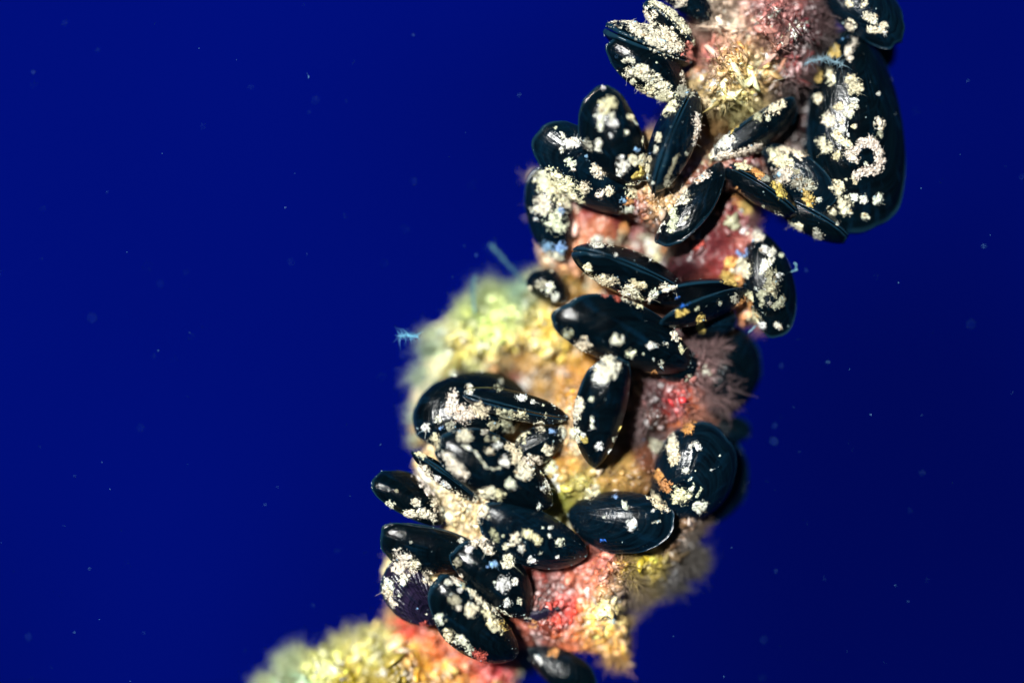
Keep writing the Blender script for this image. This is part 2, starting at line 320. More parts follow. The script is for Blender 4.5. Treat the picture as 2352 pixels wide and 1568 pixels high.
lump('red_sponge', 'smooth pinkish brown sponge below the upper left mussels', 'sponge',
     [(1300,455),(1380,450),(1460,480),(1440,540),(1400,590),(1320,620),(1290,540)], -.55, R=60, depth=.8, amp=.2, mat=M_sponge, pellets=.0005, prad=.05)
lump('turf_clump', 'dark reddish growth behind the big right hand mussel', 'marine growth',
     [(1800,200),(1900,240),(1930,350),(1900,480),(1800,500),(1700,400),(1680,340),(1760,280)], -.2, R=70, depth=.9, amp=.35, pellets=.04, prad=.03, fib=900, flen=.15)

# ------------------------------------------------------------------ mussels
def valve_arrays(L_, Wd, T, blunt, side, gap, curve, seedv, flute=0):
    sharp = math.sin(seedv*7)
    NPH, NG = 84, 26
    def prof(u, p, qq=.5):
        um = p/(p+qq); return (u**p*(1-u)**qq)/(um**p*(1-um)**qq)
    t = np.linspace(0, math.pi, NPH//2+1); u = .5-.5*np.cos(t)
    hi = .60*Wd*prof(u, .82-.3*blunt); lo = -.40*Wd*prof(u, .62-.12*blunt, .5)
    bow = curve*np.sin(np.pi*u)*Wd
    M = np.concatenate([np.stack([u*L_, lo+bow], -1), np.stack([u*L_, hi+bow], -1)[::-1][1:-1]])
    n = len(M); a0 = np.arange(n)/n; ring = np.stack([np.cos(a0*6.283)*1.6+seedv, np.sin(a0*6.283)*1.6, a0*0+seedv], -1)
    M = M*(1+.07*fbm(ring, 3)*np.clip(np.linalg.norm(M, axis=1)/L_*2, 0, 1))[:, None]
    gs = np.concatenate([np.linspace(.04, .9, NG-7), [.93, .955, .975, .988, .996, 1.0]])
    def height(Pt):
        uu = np.clip(Pt[:, 0]/L_, 0, 1)
        h = .60*Wd*prof(uu, .82-.3*blunt); l = -.40*Wd*prof(uu, .62-.12*blunt, .5); bw = curve*np.sin(np.pi*uu)*Wd
        c = (h+l)/2; hv = (h-l)/2+1e-6; tt = np.clip((Pt[:, 1]-bw-c)/hv, -1, 1)
        tt = tt+.16*(1-tt*tt)
        return T*prof(uu, .6, .62)*np.clip(1-np.abs(tt)**2.0, 0, 1)**(.70+.12*sharp)
    V = [np.array([[0, 0, 0]])]; G = [np.zeros(1)]; A = [np.zeros(1)]
    for g in gs:
        Pt = M*g; w = height(Pt)
        ar = np.linspace(0, 1, n)
        w = w*(1+.012*fbm(np.stack([np.full(n, g*30+seedv), ar*2, ar*0], -1), 2)) + .018*fbm(np.stack([Pt[:, 0]*1.3+seedv, Pt[:, 1]*1.3, ar*0], -1), 3)*np.clip(w/T*3, 0, 1)
        if flute: w = w*(1+flute*np.sign(np.sin(ar*150+6*g))*np.abs(np.sin(ar*150+6*g))**.6*g+.5*flute*fbm(np.stack([ar*60, ar*0+g*5, ar*0], -1), 3))
        V.append(np.stack([Pt[:, 0], Pt[:, 1], w+gap], -1)); G.append(np.full(n, g)); A.append(ar)
    cM = M.mean(0)
    V.append(np.concatenate([M+(cM-M)*.012, np.full((n, 1), gap*.55)], 1)); G.append(np.full(n, 1.)); A.append(ar)
    V.append(np.concatenate([M+(cM-M)*.16, np.full((n, 1), gap*.45)], 1)); G.append(np.full(n, .95)); A.append(ar)
    V.append(np.concatenate([cM, [gap+T*.2]])[None]); G.append(np.zeros(1)); A.append(np.zeros(1))
    V = np.concatenate(V); V[:, 2] *= side
    R_ = len(gs)+2; j = np.arange(n); j2 = (j+1) % n
    F3 = [np.stack([j*0, 1+j, 1+j2], -1)]; F4 = []
    for r in range(R_-1):
        a = 1+r*n; F4.append(np.stack([a+j, a+n+j, a+n+j2, a+j2], -1))
    a = 1+(R_-1)*n; F3.append(np.stack([a+j, a+j*0+n, a+j2], -1))
    F3 = np.concatenate(F3); F4 = np.concatenate(F4)
    if side < 0: F3 = F3[:, ::-1]; F4 = F4[:, ::-1]
    return V, F3, F4, np.concatenate(G), np.concatenate(A)
def mussel(label, U, Pp, width, yU, yP, roll=0, hump='R', T=.30, blunt=.35, gape=0, curve=0, mat=None, flute=0):
    u = P(*U, yU); p = P(*Pp, yP); ax = p-u; L_ = ax.length; e = ax.normalized()
    n = Vector((0, -1, 0)); n = (n-e*n.dot(e)).normalized(); v = e.cross(n)
    if hump == 'L': v = -v
    w3 = n; a = math.radians(roll)
    v, w3 = v*math.cos(a)+w3*math.sin(a), w3*math.cos(a)-v*math.sin(a)
    root = empty('mussel', u); tag(root, label, 'mussel', 'mussels crowded on the rope')
    sd = random.random()*20
    for side in (1, -1):
        V, F3, F4, G, A = valve_arrays(L_, width/100, width/100*T, blunt, side, .04 if abs(roll) > 70 else .02, curve+.07*math.sin(sd*5), sd, flute)
        if gape:
            g = math.radians(gape)*side; y_, z_ = V[:, 0].copy(), V[:, 2].copy()
            V[:, 0] = y_*math.cos(g)-z_*math.sin(g); V[:, 2] = y_*math.sin(g)+z_*math.cos(g)
        Wv = V[:, :1]*np.array(e)+V[:, 1:2]*np.array(v)+V[:, 2:]*np.array(w3)+np.array(u)
        flip = np.dot(np.cross(np.array(e), np.array(v)), np.array(w3)) < 0
        if flip: F3 = F3[:, ::-1]; F4 = F4[:, ::-1]
        mesh_obj('valve', Wv, [F3, F4], mat or random.choice([M_shell, M_shell, M_shell2]), root, u, attrs={'growth': G+sd, 'around': A, 'edge': G})
        remember(Wv, F4, root)
    return root
MUS = [
('dark mussel lying edge on with cream crust on its upper valve, topmost at left', (1590,140),(1385,62),92,-.8,-1.2,dict(roll=75,hump='L',T=.42)),
('narrow dark mussel second from the top left, wedged beside the shaggy pink clump', (1592,112),(1480,6),70,-.9,-1.1,dict(roll=80,hump='R',T=.40)),
('dark mussel cut by the top edge left of the pink clump', (1640,50),(1505,-45),70,-.7,-1.0,dict(roll=30,T=.35)),
('broad mussel with a forked cream crust patch, below the topmost left one', (1575,228),(1398,98),122,-.9,-1.35,dict(hump='R',T=.33)),
('upright oval black mussel with many small white spots in the upper left cluster', (1462,425),(1385,203),138,-1.2,-1.7,dict(hump='L',T=.32,blunt=.9)),
('broad black mussel with white flecks, outermost in the upper left cluster', (1462,482),(1238,285),150,-.8,-1.2,dict(hump='L',T=.33,blunt=.5)),
('mussel almost hidden by cream crust on the left edge above the yellow tuft', (1290,600),(1250,385),104,-.5,-.75,dict(hump='L',T=.35,blunt=.7)),
('narrow upright mussel seen on its seam at the middle of the upper cluster', (1592,205),(1503,440),100,-1.1,-1.4,dict(roll=78,hump='R',T=.46,blunt=.2)),
('slanting mussel with cream crust along its left half, above the red sponge', (1662,375),(1512,560),88,-.95,-1.25,dict(roll=40,hump='L',T=.38)),
('smooth slanting mussel with a sharp lower rim under the pink clump', (1630,365),(1826,232),84,-1.0,-.9,dict(roll=-30,hump='R',T=.36)),
('biggest mussel, broad and black with looping cream crust on the right edge', (1955,62),(1962,542),222,-.5,-.75,dict(hump='L',T=.27,blunt=.45)),
('dark mussel with four cream patches at the top right corner of the rope', (1880,-70),(2068,100),125,-.6,-.9,dict(hump='L',T=.32,blunt=.8)),
('dark mussel tip peeping out behind the biggest mussel', (1950,30),(2030,165),90,.1,.1,dict(hump='L',T=.3)),
('small mussel heavily coated with lumpy crust left of the biggest mussel', (1755,335),(1905,485),105,-.7,-1.0,dict(roll=25,hump='L',T=.35)),
('narrow mussel showing its dark seam above the dark red sponge', (1662,378),(1830,492),76,-.9,-1.1,dict(roll=84,hump='L',T=.42)),
('narrow mussel with hanging cream crumbs below the biggest mussel', (1770,445),(1948,552),86,-.8,-.9,dict(roll=78,hump='L',T=.38)),
('speckled mussel hanging at the right edge beside the dark red sponge', (1738,530),(1775,772),116,-.7,-.9,dict(hump='L',T=.32,blunt=.6)),
('pointed mussel with a clean keel line right of the yellow tuft', (1572,672),(1314,577),112,-1.0,-1.3,dict(roll=76,hump='R',T=.42,blunt=.2)),
('large bare black mussel with a pale upper rim, at mid height', (1585,840),(1270,728),148,-1.0,-1.8,dict(roll=10,hump='R',T=.30,blunt=.6)),
('gaping mussel with a bright blue glint between its valves', (1725,662),(1500,718),92,-.8,-1.4,dict(roll=60,hump='R',T=.34,gape=7)),
('upright mussel with a white blob at its top, below the large bare one', (1362,1072),(1424,815),118,-1.1,-1.7,dict(roll=12,hump='L',T=.34,blunt=.5)),
('large arched mussel with a cream patch below the yellow tuft', (1215,915),(952,985),182,-.4,-.85,dict(hump='R',T=.32,blunt=.8)),
('narrow dark mussel lying across the large arched one', (1300,960),(1062,902),62,-1.1,-1.45,dict(roll=80,hump='L',T=.46)),
('shadowed mussel sprinkled with tan crumbs, left of the upright mussel', (1300,985),(1180,1045),84,-.8,-.95,dict(hump='L',T=.3)),
('long mussel with a curved white line and crust spots on the left', (1268,1160),(1005,1008),136,-1.25,-1.75,dict(hump='R',T=.32,blunt=.6)),
('thin dark mussel edge sticking out left between two crust bands', (1100,1150),(948,1040),44,-1.0,-1.45,dict(roll=70,hump='R',T=.42)),
('small mussel with a raised rim, leftmost on the rope', (1018,1200),(855,1105),92,-.9,-1.3,dict(roll=-22,hump='R',T=.34,blunt=.6)),
('smooth spoonlike black mussel just under the leftmost one', (1110,1275),(874,1222),112,-1.0,-1.45,dict(roll=-15,hump='L',T=.32,blunt=.6)),
('mussel peppered with small cream flecks in the lower middle', (1348,1275),(1105,1165),128,-1.0,-1.6,dict(hump='L',T=.32,blunt=.7)),
('slanting mussel with a white blotch between the spoonlike and the lowest ones', (1215,1415),(1042,1262),118,-1.0,-1.5,dict(hump='R',T=.34,blunt=.7)),
('lowest large black mussel with several cream blotches', (1185,1508),(998,1325),128,-1.1,-1.6,dict(hump='L',T=.33,blunt=.9)),
('torn purple black mussel frayed along its side, at the left edge', (1010,1430),(905,1290),112,-.8,-1.1,dict(hump='L',T=.30,blunt=.7,mat='P',flute=.22)),
('glossy rounded mussel lying flat above the pink mass', (1305,1180),(1545,1185),140,-.8,-1.35,dict(roll=8,hump='R',T=.34,blunt=.8)),
('broad dark mussel with white flecks at the right edge of the lower half', (1535,1198),(1628,968),185,-.6,-.85,dict(hump='R',T=.33,blunt=.8)),
('dark pointed mussel end jutting right above the broad flecked mussel', (1590,1020),(1724,985),70,-.1,.0,dict(hump='L',T=.33)),
('black mussel silhouette behind the broad flecked mussel at the right edge', (1600,1205),(1685,1020),110,.0,.0,dict(hump='R',T=.35,blunt=.8)),
('large dark mussel largely veiled by purple grey fluff', (1625,965),(1670,740),150,-.1,-.1,dict(hump='R',T=.33,blunt=.8)),
('half hidden dark mussel poking from under the right end of the large bare one', (1480,800),(1598,862),88,-.7,-.85,dict(hump='L',T=.34)),
('dark mussel in shade tucked against the left flank of the biggest mussel', (1880,290),(1868,490),96,-.3,-.5,dict(hump='L',T=.32)),
('shaded mussel right under the gaping one, above the purple grey fluff', (1560,760),(1690,715),78,-.6,-.7,dict(hump='R',T=.34)),
('dark mussel at the bottom edge under the pointed corner of the pink mass', (1215,1490),(1362,1590),88,-.5,-.7,dict(hump='L',T=.33)),
('tiny purple mussel crescent in the red growth beside the lowest large mussel', (1290,1395),(1198,1412),40,-.85,-.95,dict(hump='L',T=.4,mat='P')),
('small blurred mussel with pale crust at the top of the yellow tuft', (1300,690),(1212,640),70,-.6,-.65,dict(hump='R',T=.4)),
]
for lb, U, Q, w, a, b_, kw in MUS:
    if kw.get('mat') == 'P': kw['mat'] = M_shell3
    mussel(lb, U, Q, w, a, b_, **kw)

# ------------------------------------------------------------------ crust on the shells and growth, where it grows, and a painted blue glint
CC = {'c': (.84,.78,.60), 'w': (.82,.86,.76), 'y': (.60,.46,.13), 'o': (.62,.30,.10), 'p': (.58,.20,.17), 'b': (.25,.45,.85), 'g': (.36,.36,.28), 'B': (.02,.18,.75), 'r': (.45,.08,.06)}  # B: blue glint between the gaping valves, painted in as grain colour
Z = {'1': (2300,0), '2': (2900,0), '3': (2050,400), '4': (2850,450), 'a': (2050,850), 'b': (2500,850), 'c': (1550,1000), 'd': (1600,1400), 'e': (2250,1300), 'f': (2200,1750), 'g': (1450,1850), 'h': (1450,2200), 'i': (2000,2200), 'j': (950,2198)}
CR = {
'1': "400,200 560,160 700,280 850,370 1000,480 1150,560 r80 c;560,110 620,100 r45 c;850,200 r70 c;1050,400 1200,540 r60 c;920,40 1050,80 1150,170 1250,280 1330,380 r42 c;1230,20 r50 c;560,730 620,700 690,720 r18 w;620,860 780,830 900,920 1000,1000 1100,1090 r50 c;680,930 680,980 r22 w;720,1050 850,1120 900,1040 r45 c;680,1170 760,1220 r48 c;1000,1160 1080,1220 r60 c;460,830 510,950 560,1040 r18 c;960,740 r8 w;330,1040 r18 w;390,1240 r62 c;300,1300 300,1400 310,1520 r26 w;430,1350 430,1400 r23 w;460,1460 r33 w;660,1380 r28 c;700,1420 740,1480 r11 w;700,1290 r14 w;230,1360 r10 w;790,1370 r18 b;820,1330 r14 p;950,1290 1050,1260 1150,1180 r70 c;1240,1080 1330,1080 r45 g;1450,880 r60 w;1650,1080 r110 w;1700,1250 1850,1250 r100 c;1750,1400 r100 y;2050,1180 r70 w;1320,850 1300,950 r40 c;1350,600 1400,680 r60 p;1560,640 r60 p;1800,300 r60 c;1900,560 r50 o;1450,500 r50 c",
'2': "570,60 550,220 r75 w;390,200 350,320 r75 w;850,330 720,500 r75 w;420,680 370,800 r85 w;60,870 20,960 r80 y;480,900 520,850 r50 c;180,830 80,930 r80 c;130,980 r60 c;640,800 700,720 r45 w;350,900 r40 c;840,40 r28 w;110,300 100,350 r42 w;240,450 r33 w;1520,500 1450,600 1470,680 r32 c;1280,610 r45 y;1080,880 r48 y;1230,830 1240,950 r38 c;1510,950 1540,1050 r55 c;1480,1190 1550,1180 r22 w;1440,1310 1530,1230 r36 w;1340,1260 r36 c;1810,1100 r18 w;1820,1450 r42 c;1200,1380 1260,1430 r42 c;1100,1150 r38 c;1370,1430 r18 c;1520,1480 r18 c;1430,40 1480,50 r22 c;1640,50 r28 c;1680,190 1740,210 r38 c;1470,310 r42 c;1700,360 1800,350 1880,300 r32 c;1880,400 r20 w;1440,440 r9 b;560,1200 r85 c;390,1370 r40 g;500,1390 r25 w;970,300 r40 r",
'3': "1000,480 1010,580 r26 w;1160,415 r16 w;1340,380 r16 w;1310,740 1290,820 r52 w;1440,580 1480,590 r14 b;510,325 r13 w;590,400 600,440 r22 w;640,520 740,500 r38 w;575,570 590,610 r13 w;680,750 r40 w;720,820 r18 c;840,1010 860,1050 r45 c;1040,1110 r40 c;1140,1070 r36 c;880,660 r15 b;860,480 900,580 r26 g;960,780 1000,860 1070,880 r36 c;370,870 340,960 r40 w;400,950 600,1050 700,1130 r100 c;330,1180 400,1280 r60 c;600,1200 700,1200 r70 c;250,1290 r30 w;480,1400 550,1480 r75 w;570,1300 r25 b;280,1400 r20 w;1560,470 r26 c;1710,440 r33 c;1680,560 1680,620 r16 w;1610,620 r14 b;1650,980 r18 w;1950,650 1900,740 1850,860 1790,960 r15 g;2050,640 r18 g;1450,700 r42 c;1560,700 r45 c;1590,800 r28 c;1540,830 1480,900 r36 y;1550,950 r55 g;1420,1050 1480,1130 r60 c;1640,1230 r55 o;1380,1200 r45 o;1330,1300 1450,1330 r48 w;1300,1180 r26 b;2050,970 2150,920 2300,860 r40 c;1980,1060 2000,1150 r58 c;1700,1250 1900,1290 1900,1420 1860,1530 r34 w;1640,1400 1700,1480 r55 w;2010,1440 2080,1350 r11 w;2170,700 2300,690 r45 c;2150,200 2200,300 2230,380 2160,500 r40 c;2300,560 r50 c;1850,1000 r40 g",
'4': "60,380 180,330 r65 w;20,530 150,500 300,500 450,450 550,400 r36 c;1350,60 1400,110 r48 c;1500,190 1530,220 r30 w;1600,270 r13 w;1430,250 1550,330 1600,400 r30 c;1280,330 1350,430 r45 c;1460,500 r42 c;1600,470 1680,550 r42 c;1680,430 1780,350 1870,340 1930,430 1970,520 1960,640 1860,680 1740,700 1680,750 r38 c;1640,760 1680,830 r17 c;1800,600 r17 w;1570,790 r13 c;1460,890 r50 c;1540,1070 1560,1120 r60 c;1660,980 r27 w;1770,1010 r36 w;1980,980 1920,1050 r30 w;1790,1230 r27 w;1380,1130 1430,1190 r22 c;1950,250 r35 g;1680,160 r18 c;1530,100 r18 c;1600,20 r30 w;1470,1300 r20 g;720,500 800,560 880,600 r55 c;760,720 860,780 900,700 r55 c;980,690 r27 g;620,750 r36 g;730,830 800,920 830,1000 r36 y;1020,830 r62 g;1150,850 r50 g;1100,950 1170,1050 r42 y;1250,1030 r22 w;800,410 950,440 1080,510 r32 c;300,620 450,640 r26 c;500,680 570,740 r30 o;250,950 330,1020 r45 o;390,1080 430,1150 r48 y;600,1100 r15 g;700,1240 780,1260 r52 g;860,1340 940,1370 r42 c;1010,1330 1030,1400 r25 c;1050,1500 r50 w;1180,1520 r30 w;1220,1400 1280,1480 r30 g",
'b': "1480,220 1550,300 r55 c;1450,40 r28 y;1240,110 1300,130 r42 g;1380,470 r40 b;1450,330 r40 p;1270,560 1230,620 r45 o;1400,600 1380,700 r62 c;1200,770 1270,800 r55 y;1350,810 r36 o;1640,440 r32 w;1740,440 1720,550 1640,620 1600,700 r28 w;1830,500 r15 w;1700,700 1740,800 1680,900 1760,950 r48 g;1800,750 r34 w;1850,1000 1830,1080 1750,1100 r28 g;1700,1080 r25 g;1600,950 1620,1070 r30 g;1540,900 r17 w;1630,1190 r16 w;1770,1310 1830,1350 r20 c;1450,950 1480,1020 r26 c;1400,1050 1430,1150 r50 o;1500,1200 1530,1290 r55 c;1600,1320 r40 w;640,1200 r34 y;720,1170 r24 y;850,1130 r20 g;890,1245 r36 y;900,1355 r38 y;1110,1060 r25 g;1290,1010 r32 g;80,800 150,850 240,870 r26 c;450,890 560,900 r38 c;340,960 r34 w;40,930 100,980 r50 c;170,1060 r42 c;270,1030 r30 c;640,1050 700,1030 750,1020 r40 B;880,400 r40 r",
'a': "950,350 1050,340 r40 w;1150,370 r32 c;1320,350 r45 c;1440,380 r22 w;1560,400 1620,420 r60 c;1680,520 r42 c;1620,560 r13 w;1760,450 r22 o;1500,300 1600,310 r30 g;1280,260 r27 g;1210,490 r16 w;1430,450 r12 w;870,640 900,690 r30 c;880,800 1000,790 1100,800 1220,800 r38 c;860,850 r32 c;1100,950 r32 p;1240,990 r40 r;1360,920 1420,1000 r60 c;1330,200 r38 o;390,400 r42 b;560,420 r50 b;400,520 450,600 r60 c;540,540 r60 w;430,900 r50 w;340,860 r40 g;530,960 500,1020 r25 w;200,900 r25 c",
'e': "630,160 660,190 r40 w;240,240 r60 c;50,100 r40 g;800,340 r38 w;1000,250 1100,240 r25 w;1220,230 r25 w;1300,110 1350,160 r30 c;1380,240 1410,310 r17 c;950,340 r9 w;1070,400 r10 w;560,450 500,560 r75 c;430,620 r48 w;330,870 r22 w;345,1080 350,1200 r14 w;240,1290 r17 w;250,1350 r30 y;430,1420 r33 w;590,1500 r34 w;690,1230 r23 y;650,1330 r36 g;200,900 180,1000 150,1100 r36 c;80,1250 120,1330 r75 w;1270,1300 1300,1400 1320,1500 r40 c;1450,1170 1470,1230 r45 o;1540,1100 r36 o;1500,1430 1560,1380 1620,1450 r24 w;1110,1420 r45 g;1710,540 r42 w;1500,630 r30 g;1360,920 r40 r;1160,460 r25 g;1080,570 r25 o",
'f': "1420,60 1450,150 1460,280 r42 c;1590,370 1610,410 r24 w;1690,560 1660,620 r18 w;1780,600 1720,700 r12 w;1630,500 1670,470 r9 w;1710,390 r8 w;1500,660 1560,700 r62 c;1360,560 r52 o;1280,450 r42 o;1790,790 1730,830 r38 w;1900,380 r9 w;2000,210 r9 w;860,760 900,830 r20 w;940,1010 980,1040 r36 w;1200,1000 1300,980 r11 w;640,930 r13 w;1200,680 1270,760 1320,820 r40 c;1210,860 r13 w;1380,850 r20 c;770,690 r22 b;1700,1080 r18 w;1740,1140 r18 w;480,640 r50 c;600,1210 650,1205 r12 B;40,520 r60 w",
'd': "640,280 r25 w;960,220 r38 w;810,470 r40 w;620,500 610,600 600,720 r44 c;700,740 800,770 r72 c;900,700 1000,720 r55 c;440,810 r30 w;310,910 r32 w;490,910 r20 b;600,900 r36 g;1380,545 1480,560 r24 w;1570,600 r20 w;1680,640 r13 w;1160,450 r32 g;1180,370 r26 g;1200,780 1300,770 r42 g;1420,770 r50 c;1690,770 r28 g;1640,900 r45 c;1370,970 1420,1010 r55 c;1100,880 r36 g;1250,890 r45 g;1900,870 r28 c;1800,960 r26 b;1150,700 r28 c;1850,640 r34 w;740,1000 790,1020 r52 c;1000,960 r25 g;1040,1050 r25 g;1130,1040 r26 g;1050,1180 r36 c;1120,1130 1200,1110 r30 w;1300,1110 1360,1200 1380,1290 r46 c;1500,1290 1620,1320 r42 c;1750,1400 r55 c;1230,1280 1250,1330 r38 w;740,1120 880,1190 960,1300 1010,1370 1100,1400 1190,1380 r8 w;1470,1420 r65 c;1750,1160 r42 c;1300,1560 r36 w;420,1040 400,1120 r48 c;520,1250 620,1330 720,1430 r48 c;260,1200 r45 c;250,1400 330,1500 r50 c;440,1510 r23 w;2080,640 2050,760 r50 c;2000,950 2050,1050 r60 w;2000,1200 r60 o",
'g': "650,80 750,200 850,330 r60 c;900,400 1050,480 1200,600 r95 c;940,230 1000,290 r23 w;1350,500 1400,620 r65 c;1050,20 1180,150 r48 c;1380,410 1500,340 r48 c;1600,380 r40 c;320,510 r40 w;630,460 r36 c;500,600 620,600 760,600 850,640 r34 c;400,330 r12 g;1740,260 r40 w;1900,100 r65 c;2120,300 r22 w;2080,520 r27 w;2220,260 r65 w;1800,900 r44 c;1900,810 2000,860 2080,930 r34 c;2120,760 r11 w;1650,860 r12 w;2220,760 r18 w;2200,860 r16 w;1870,1030 1850,1000 r26 w;2000,1140 r36 w;2090,1060 r16 w;2290,1110 r16 w;2320,940 r34 w;1520,800 1570,900 r28 g;1320,880 1400,950 r45 c;1470,980 1500,1030 r42 c;1250,1020 r32 w;1150,920 r25 w;1700,980 r28 c;1720,1150 r50 c;1540,1190 r26 b;1470,1220 r8 b;1680,1380 1650,1450 r52 w;1550,1410 r17 w;1790,1390 r26 w;1110,1170 r30 g;430,1150 520,1220 r85 c;620,1200 r42 c;270,1200 r24 w;470,1370 r45 w;300,1420 r50 w;740,1320 820,1370 r46 c;280,1500 320,1550 r36 c;570,930 r12 w",
'h': "1100,330 r45 c;1000,370 r22 w;1180,400 r26 w;1140,470 r18 w;1050,510 r18 w;1080,600 r44 g;1130,680 r22 c;1290,710 r54 c;1280,565 r8 w;1450,700 1500,800 1570,900 1640,930 r38 c;1650,880 r38 y;1250,450 1350,560 1450,650 1600,720 1750,800 r24 c;1700,620 r36 w;1850,600 r26 w;290,480 320,570 370,650 r28 c;440,530 r15 w;905,810 r42 w;1130,1040 1190,1090 r38 w;640,690 r12 b;760,745 r9 w;1250,1170 r36 w;1900,790 1980,800 r8 w;1350,1230 1420,1290 r50 r;100,1060 60,1080 r45 w;120,1170 r40 w;270,960 r30 w;200,1420 r28 w;440,1440 r28 w;310,1250 r36 c;1580,1500 r60 y;900,1480 r60 c;1000,1000 r50 c",
'i': "1150,800 1100,900 1040,900 r55 w;1250,750 1330,850 r55 c;1420,960 r42 c;1230,900 r36 c;780,930 830,1000 r28 c;1020,510 r28 w;1270,500 r30 c;1750,300 r55 w;1700,170 1850,150 r75 y;1150,1110 1200,1170 r32 c;1370,1200 r42 o;1250,1210 r22 c;410,1000 r23 w;440,1260 480,1320 r22 w;650,780 680,850 r50 r;1100,200 r60 o;500,340 r50 r;1380,520 1450,600 r30 w;1000,720 r40 c;640,1200 r35 o;380,870 r35 o;1120,130 r20 w;250,1500 320,1540 r50 w",
'c': "1010,600 1030,680 r38 w;1400,750 r42 w;680,1040 r55 c;1700,740 1760,800 r38 c;1310,1090 r28 w;1560,1180 r42 w;1810,1120 1830,1060 r22 w;1130,1110 r42 w;710,1180 720,1260 r30 w;840,990 r23 w;1550,900 r24 c;940,1060 r36 c;1100,970 r24 c;1740,1030 r22 w;620,960 r20 b;1320,560 r24 w;1460,290 r22 w;1640,1560 r50 w;1780,1480 1850,1500 r45 c;2280,1130 r45 c",
'j': "1100,1300 1050,1420 r100 w;1290,1000 r15 b;1330,1080 r33 w;1540,1060 r48 w;1600,1170 1650,1160 r32 w;1750,980 r24 w;1680,1440 r28 w;1910,1450 r28 w;1790,1270 r38 c;1410,1520 r23 w;500,1400 r45 b;820,1300 r40 b;1230,1300 r35 w;2100,1000 r50 o;2200,900 r40 r",
}
BV = BVHTree.FromPolygons([tuple(v) for v in np.concatenate(SV)], [tuple(int(i) for i in f) for f in np.concatenate(SF)])
FO = np.concatenate(SO)
bits = {}; hairs = {}
eye = Vector((0, -D, 0))
def lay(px, py, r, col, hair=.02):
    hit, nn, fi, _ = BV.ray_cast(eye, (P(px, py)-eye).normalized())
    if hit is None: return
    if nn.y > 0: nn = -nn
    ow = OWN[FO[fi]]
    if ow.name[:6] != 'mussel': r *= 1.8; col = np.clip(np.asarray(col)*1.15, 0, .9)
    bits.setdefault(ow.name, []).append((*(hit+nn*r*.35*random.uniform(0, .9)), r, *col, *nn))
    if random.random() < hair:
        dv = nn+Vector(rng.normal(size=3))*.7; hairs.setdefault(ow.name, []).append((*hit, *dv, *col))
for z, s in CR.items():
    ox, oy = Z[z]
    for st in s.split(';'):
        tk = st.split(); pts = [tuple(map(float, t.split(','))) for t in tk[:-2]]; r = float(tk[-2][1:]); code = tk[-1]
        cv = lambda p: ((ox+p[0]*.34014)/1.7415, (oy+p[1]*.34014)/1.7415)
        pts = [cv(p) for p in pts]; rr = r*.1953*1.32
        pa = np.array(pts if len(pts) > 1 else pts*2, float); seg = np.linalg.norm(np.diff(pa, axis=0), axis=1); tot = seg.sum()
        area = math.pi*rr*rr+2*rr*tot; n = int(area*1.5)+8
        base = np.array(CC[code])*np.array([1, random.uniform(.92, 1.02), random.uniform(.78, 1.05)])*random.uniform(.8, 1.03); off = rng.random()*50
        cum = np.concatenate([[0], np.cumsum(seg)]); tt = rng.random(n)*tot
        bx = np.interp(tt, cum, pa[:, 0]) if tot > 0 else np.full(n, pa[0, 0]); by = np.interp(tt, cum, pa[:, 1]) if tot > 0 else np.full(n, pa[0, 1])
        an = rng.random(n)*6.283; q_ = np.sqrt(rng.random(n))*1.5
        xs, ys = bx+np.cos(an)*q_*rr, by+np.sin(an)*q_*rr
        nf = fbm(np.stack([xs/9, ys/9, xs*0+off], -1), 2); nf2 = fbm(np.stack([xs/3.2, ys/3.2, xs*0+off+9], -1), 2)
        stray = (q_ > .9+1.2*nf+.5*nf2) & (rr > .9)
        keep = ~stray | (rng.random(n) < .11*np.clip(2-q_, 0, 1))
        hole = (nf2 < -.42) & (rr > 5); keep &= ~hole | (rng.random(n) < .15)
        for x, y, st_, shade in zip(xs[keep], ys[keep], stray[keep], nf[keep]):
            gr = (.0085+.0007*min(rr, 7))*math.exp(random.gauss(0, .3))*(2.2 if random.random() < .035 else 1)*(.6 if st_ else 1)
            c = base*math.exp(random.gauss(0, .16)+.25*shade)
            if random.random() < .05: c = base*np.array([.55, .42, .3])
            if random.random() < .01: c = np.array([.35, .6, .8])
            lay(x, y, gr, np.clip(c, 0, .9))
# fine silt flecks thinly over the shells themselves
allsh = [(i, o_) for i, o_ in enumerate(OWN) if o_.name.startswith('mussel')]
for i, o_ in allsh:
    V = SV[i]; n = 26
    for s in rng.integers(1, len(V), n):
        r = .008*math.exp(random.gauss(0, .45)); bits.setdefault(o_.name, []).append((*V[s], r, .35, .45, .45, 0, -1, 0))
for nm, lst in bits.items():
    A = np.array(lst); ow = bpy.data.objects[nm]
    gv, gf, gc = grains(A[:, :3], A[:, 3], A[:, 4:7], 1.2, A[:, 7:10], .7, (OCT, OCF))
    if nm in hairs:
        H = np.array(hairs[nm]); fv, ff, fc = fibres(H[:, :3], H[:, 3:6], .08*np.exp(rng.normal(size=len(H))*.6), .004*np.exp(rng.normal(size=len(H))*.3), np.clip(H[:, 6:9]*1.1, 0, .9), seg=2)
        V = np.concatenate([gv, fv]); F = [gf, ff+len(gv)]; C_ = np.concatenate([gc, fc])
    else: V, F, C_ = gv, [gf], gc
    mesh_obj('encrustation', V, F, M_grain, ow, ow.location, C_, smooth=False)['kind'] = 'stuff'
print('bits', sum(len(v) for v in bits.values()))

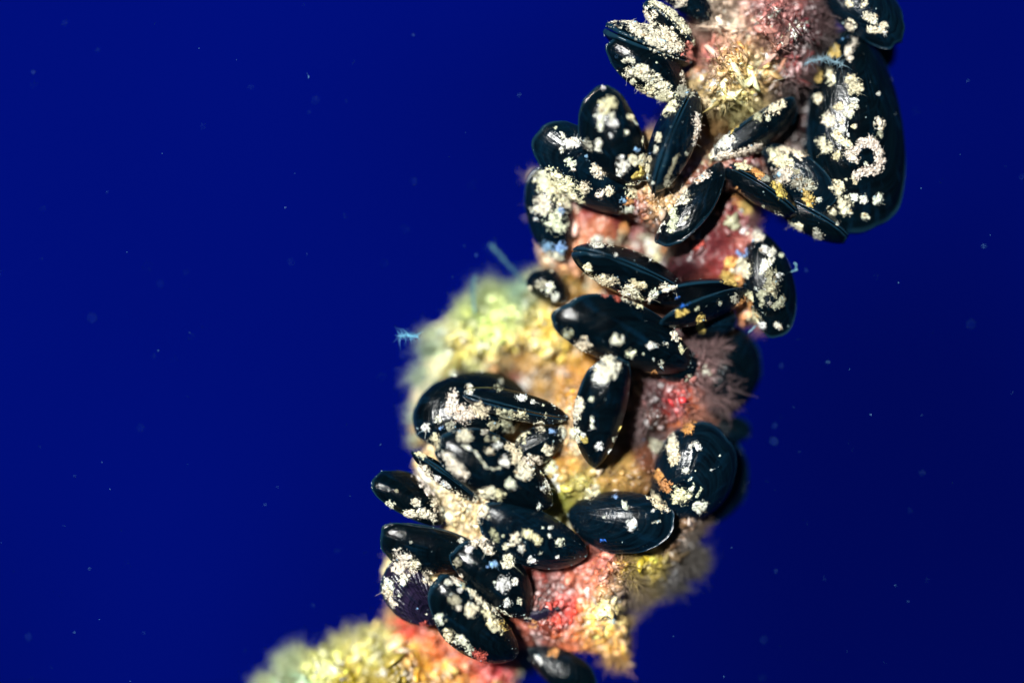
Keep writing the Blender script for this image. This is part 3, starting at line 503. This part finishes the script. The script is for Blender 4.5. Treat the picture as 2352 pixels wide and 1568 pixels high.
# ------------------------------------------------------------------ strands, drifting fleck, marine snow
def strand(name, label, cat, pts, y, r0, r1, colr, fuzz=0):
    ps = [np.array(P(a, b, y)) for a, b in pts]; n = 24; V = []; F = []
    for i in range(n+1):
        t = i/n*(len(ps)-1); k = min(int(t), len(ps)-2); c = ps[k]+(ps[k+1]-ps[k])*(t-k)
        c = c+np.array([.02*math.sin(i*1.7), .02*math.cos(i*1.1), .015*math.sin(i*2.3)])
        r = r0+(r1-r0)*i/n
        r *= 1+.25*math.sin(i*2.1)
        for j in range(6): V.append(c+r*np.array([math.cos(j*1.047), .6*math.sin(j*1.047), .8*math.sin(j*1.047)]))
    for i in range(n):
        for j in range(6): F.append((i*6+j, i*6+(j+1) % 6, i*6+6+(j+1) % 6, i*6+6+j))
    V = np.array(V); col = np.tile(colr, (len(V), 1)); Fs = [np.array(F)]
    if fuzz:
        s = rng.integers(0, len(V), fuzz); fv, ff, fc = fibres(V[s], rng.normal(size=(fuzz, 3)), .12*np.exp(rng.normal(size=fuzz)*.4), np.full(fuzz, .004), np.tile(colr, (fuzz, 1)), seg=2)
        Fs.append(ff+len(V)); V = np.concatenate([V, fv]); col = np.concatenate([col, fc])
    o = mesh_obj(name, V, Fs, M_fibre, None, tuple(ps[0]), col); tag(o, label, cat); return o
strand('hydroid_stalk', 'thin pale stalk with a brighter tip rising above the yellow green tuft', 'hydroid', [(1215,660),(1165,605),(1128,562)], -.1, .008, .030, (.10,.28,.30), 120)
strand('hydroid_stalk', 'short upright pale spike on the left top of the yellow green tuft', 'hydroid', [(1090,715),(1086,665),(1091,632)], -.3, .035, .010, (.18,.38,.38), 120)
strand('algae_strand', 'pale blue strand arching from the pink clump onto the biggest mussel', 'algae', [(1850,145),(1895,133),(1935,148)], -1.3, .010, .006, (.4,.6,.7), 260)
strand('algae_strand', 'tiny curled hook of weed on the right rim of the speckled mussel', 'algae', [(1818,624),(1829,620),(1829,607),(1824,603)], -.9, .012, .012, (.25,.5,.6))
strand('algae_strand', 'tiny straight bristle below the orange crust beside the speckled mussel', 'algae', [(1736,748),(1727,757),(1719,763)], -1.0, .014, .008, (.3,.5,.6))
strand('drifting_fleck', 'small bright blue white fleck floating left of the yellow green tuft', 'debris', [(917,771),(935,770),(957,772)], -1.1, .012, .03, (.25,.65,.85), 120)
pts = []
for _ in range(230):
    y = random.uniform(-2.2, .4); pts.append((*P(random.uniform(-60, 2400), random.uniform(-60, 1630), y), random.choice([.004, .005, .006, .007, .009, .013])))
A = np.array(pts); gv, gf, gc = grains(A[:, :3], A[:, 3], np.tile((.07, .22, .42), (len(A), 1)), 1.5)
o = mesh_obj('marine_snow', gv, gf, M_grain, None, (0, 0, 0), gc, smooth=False)
tag(o, 'tiny pale specks drifting in the open blue water all around', 'particles', kind='stuff')
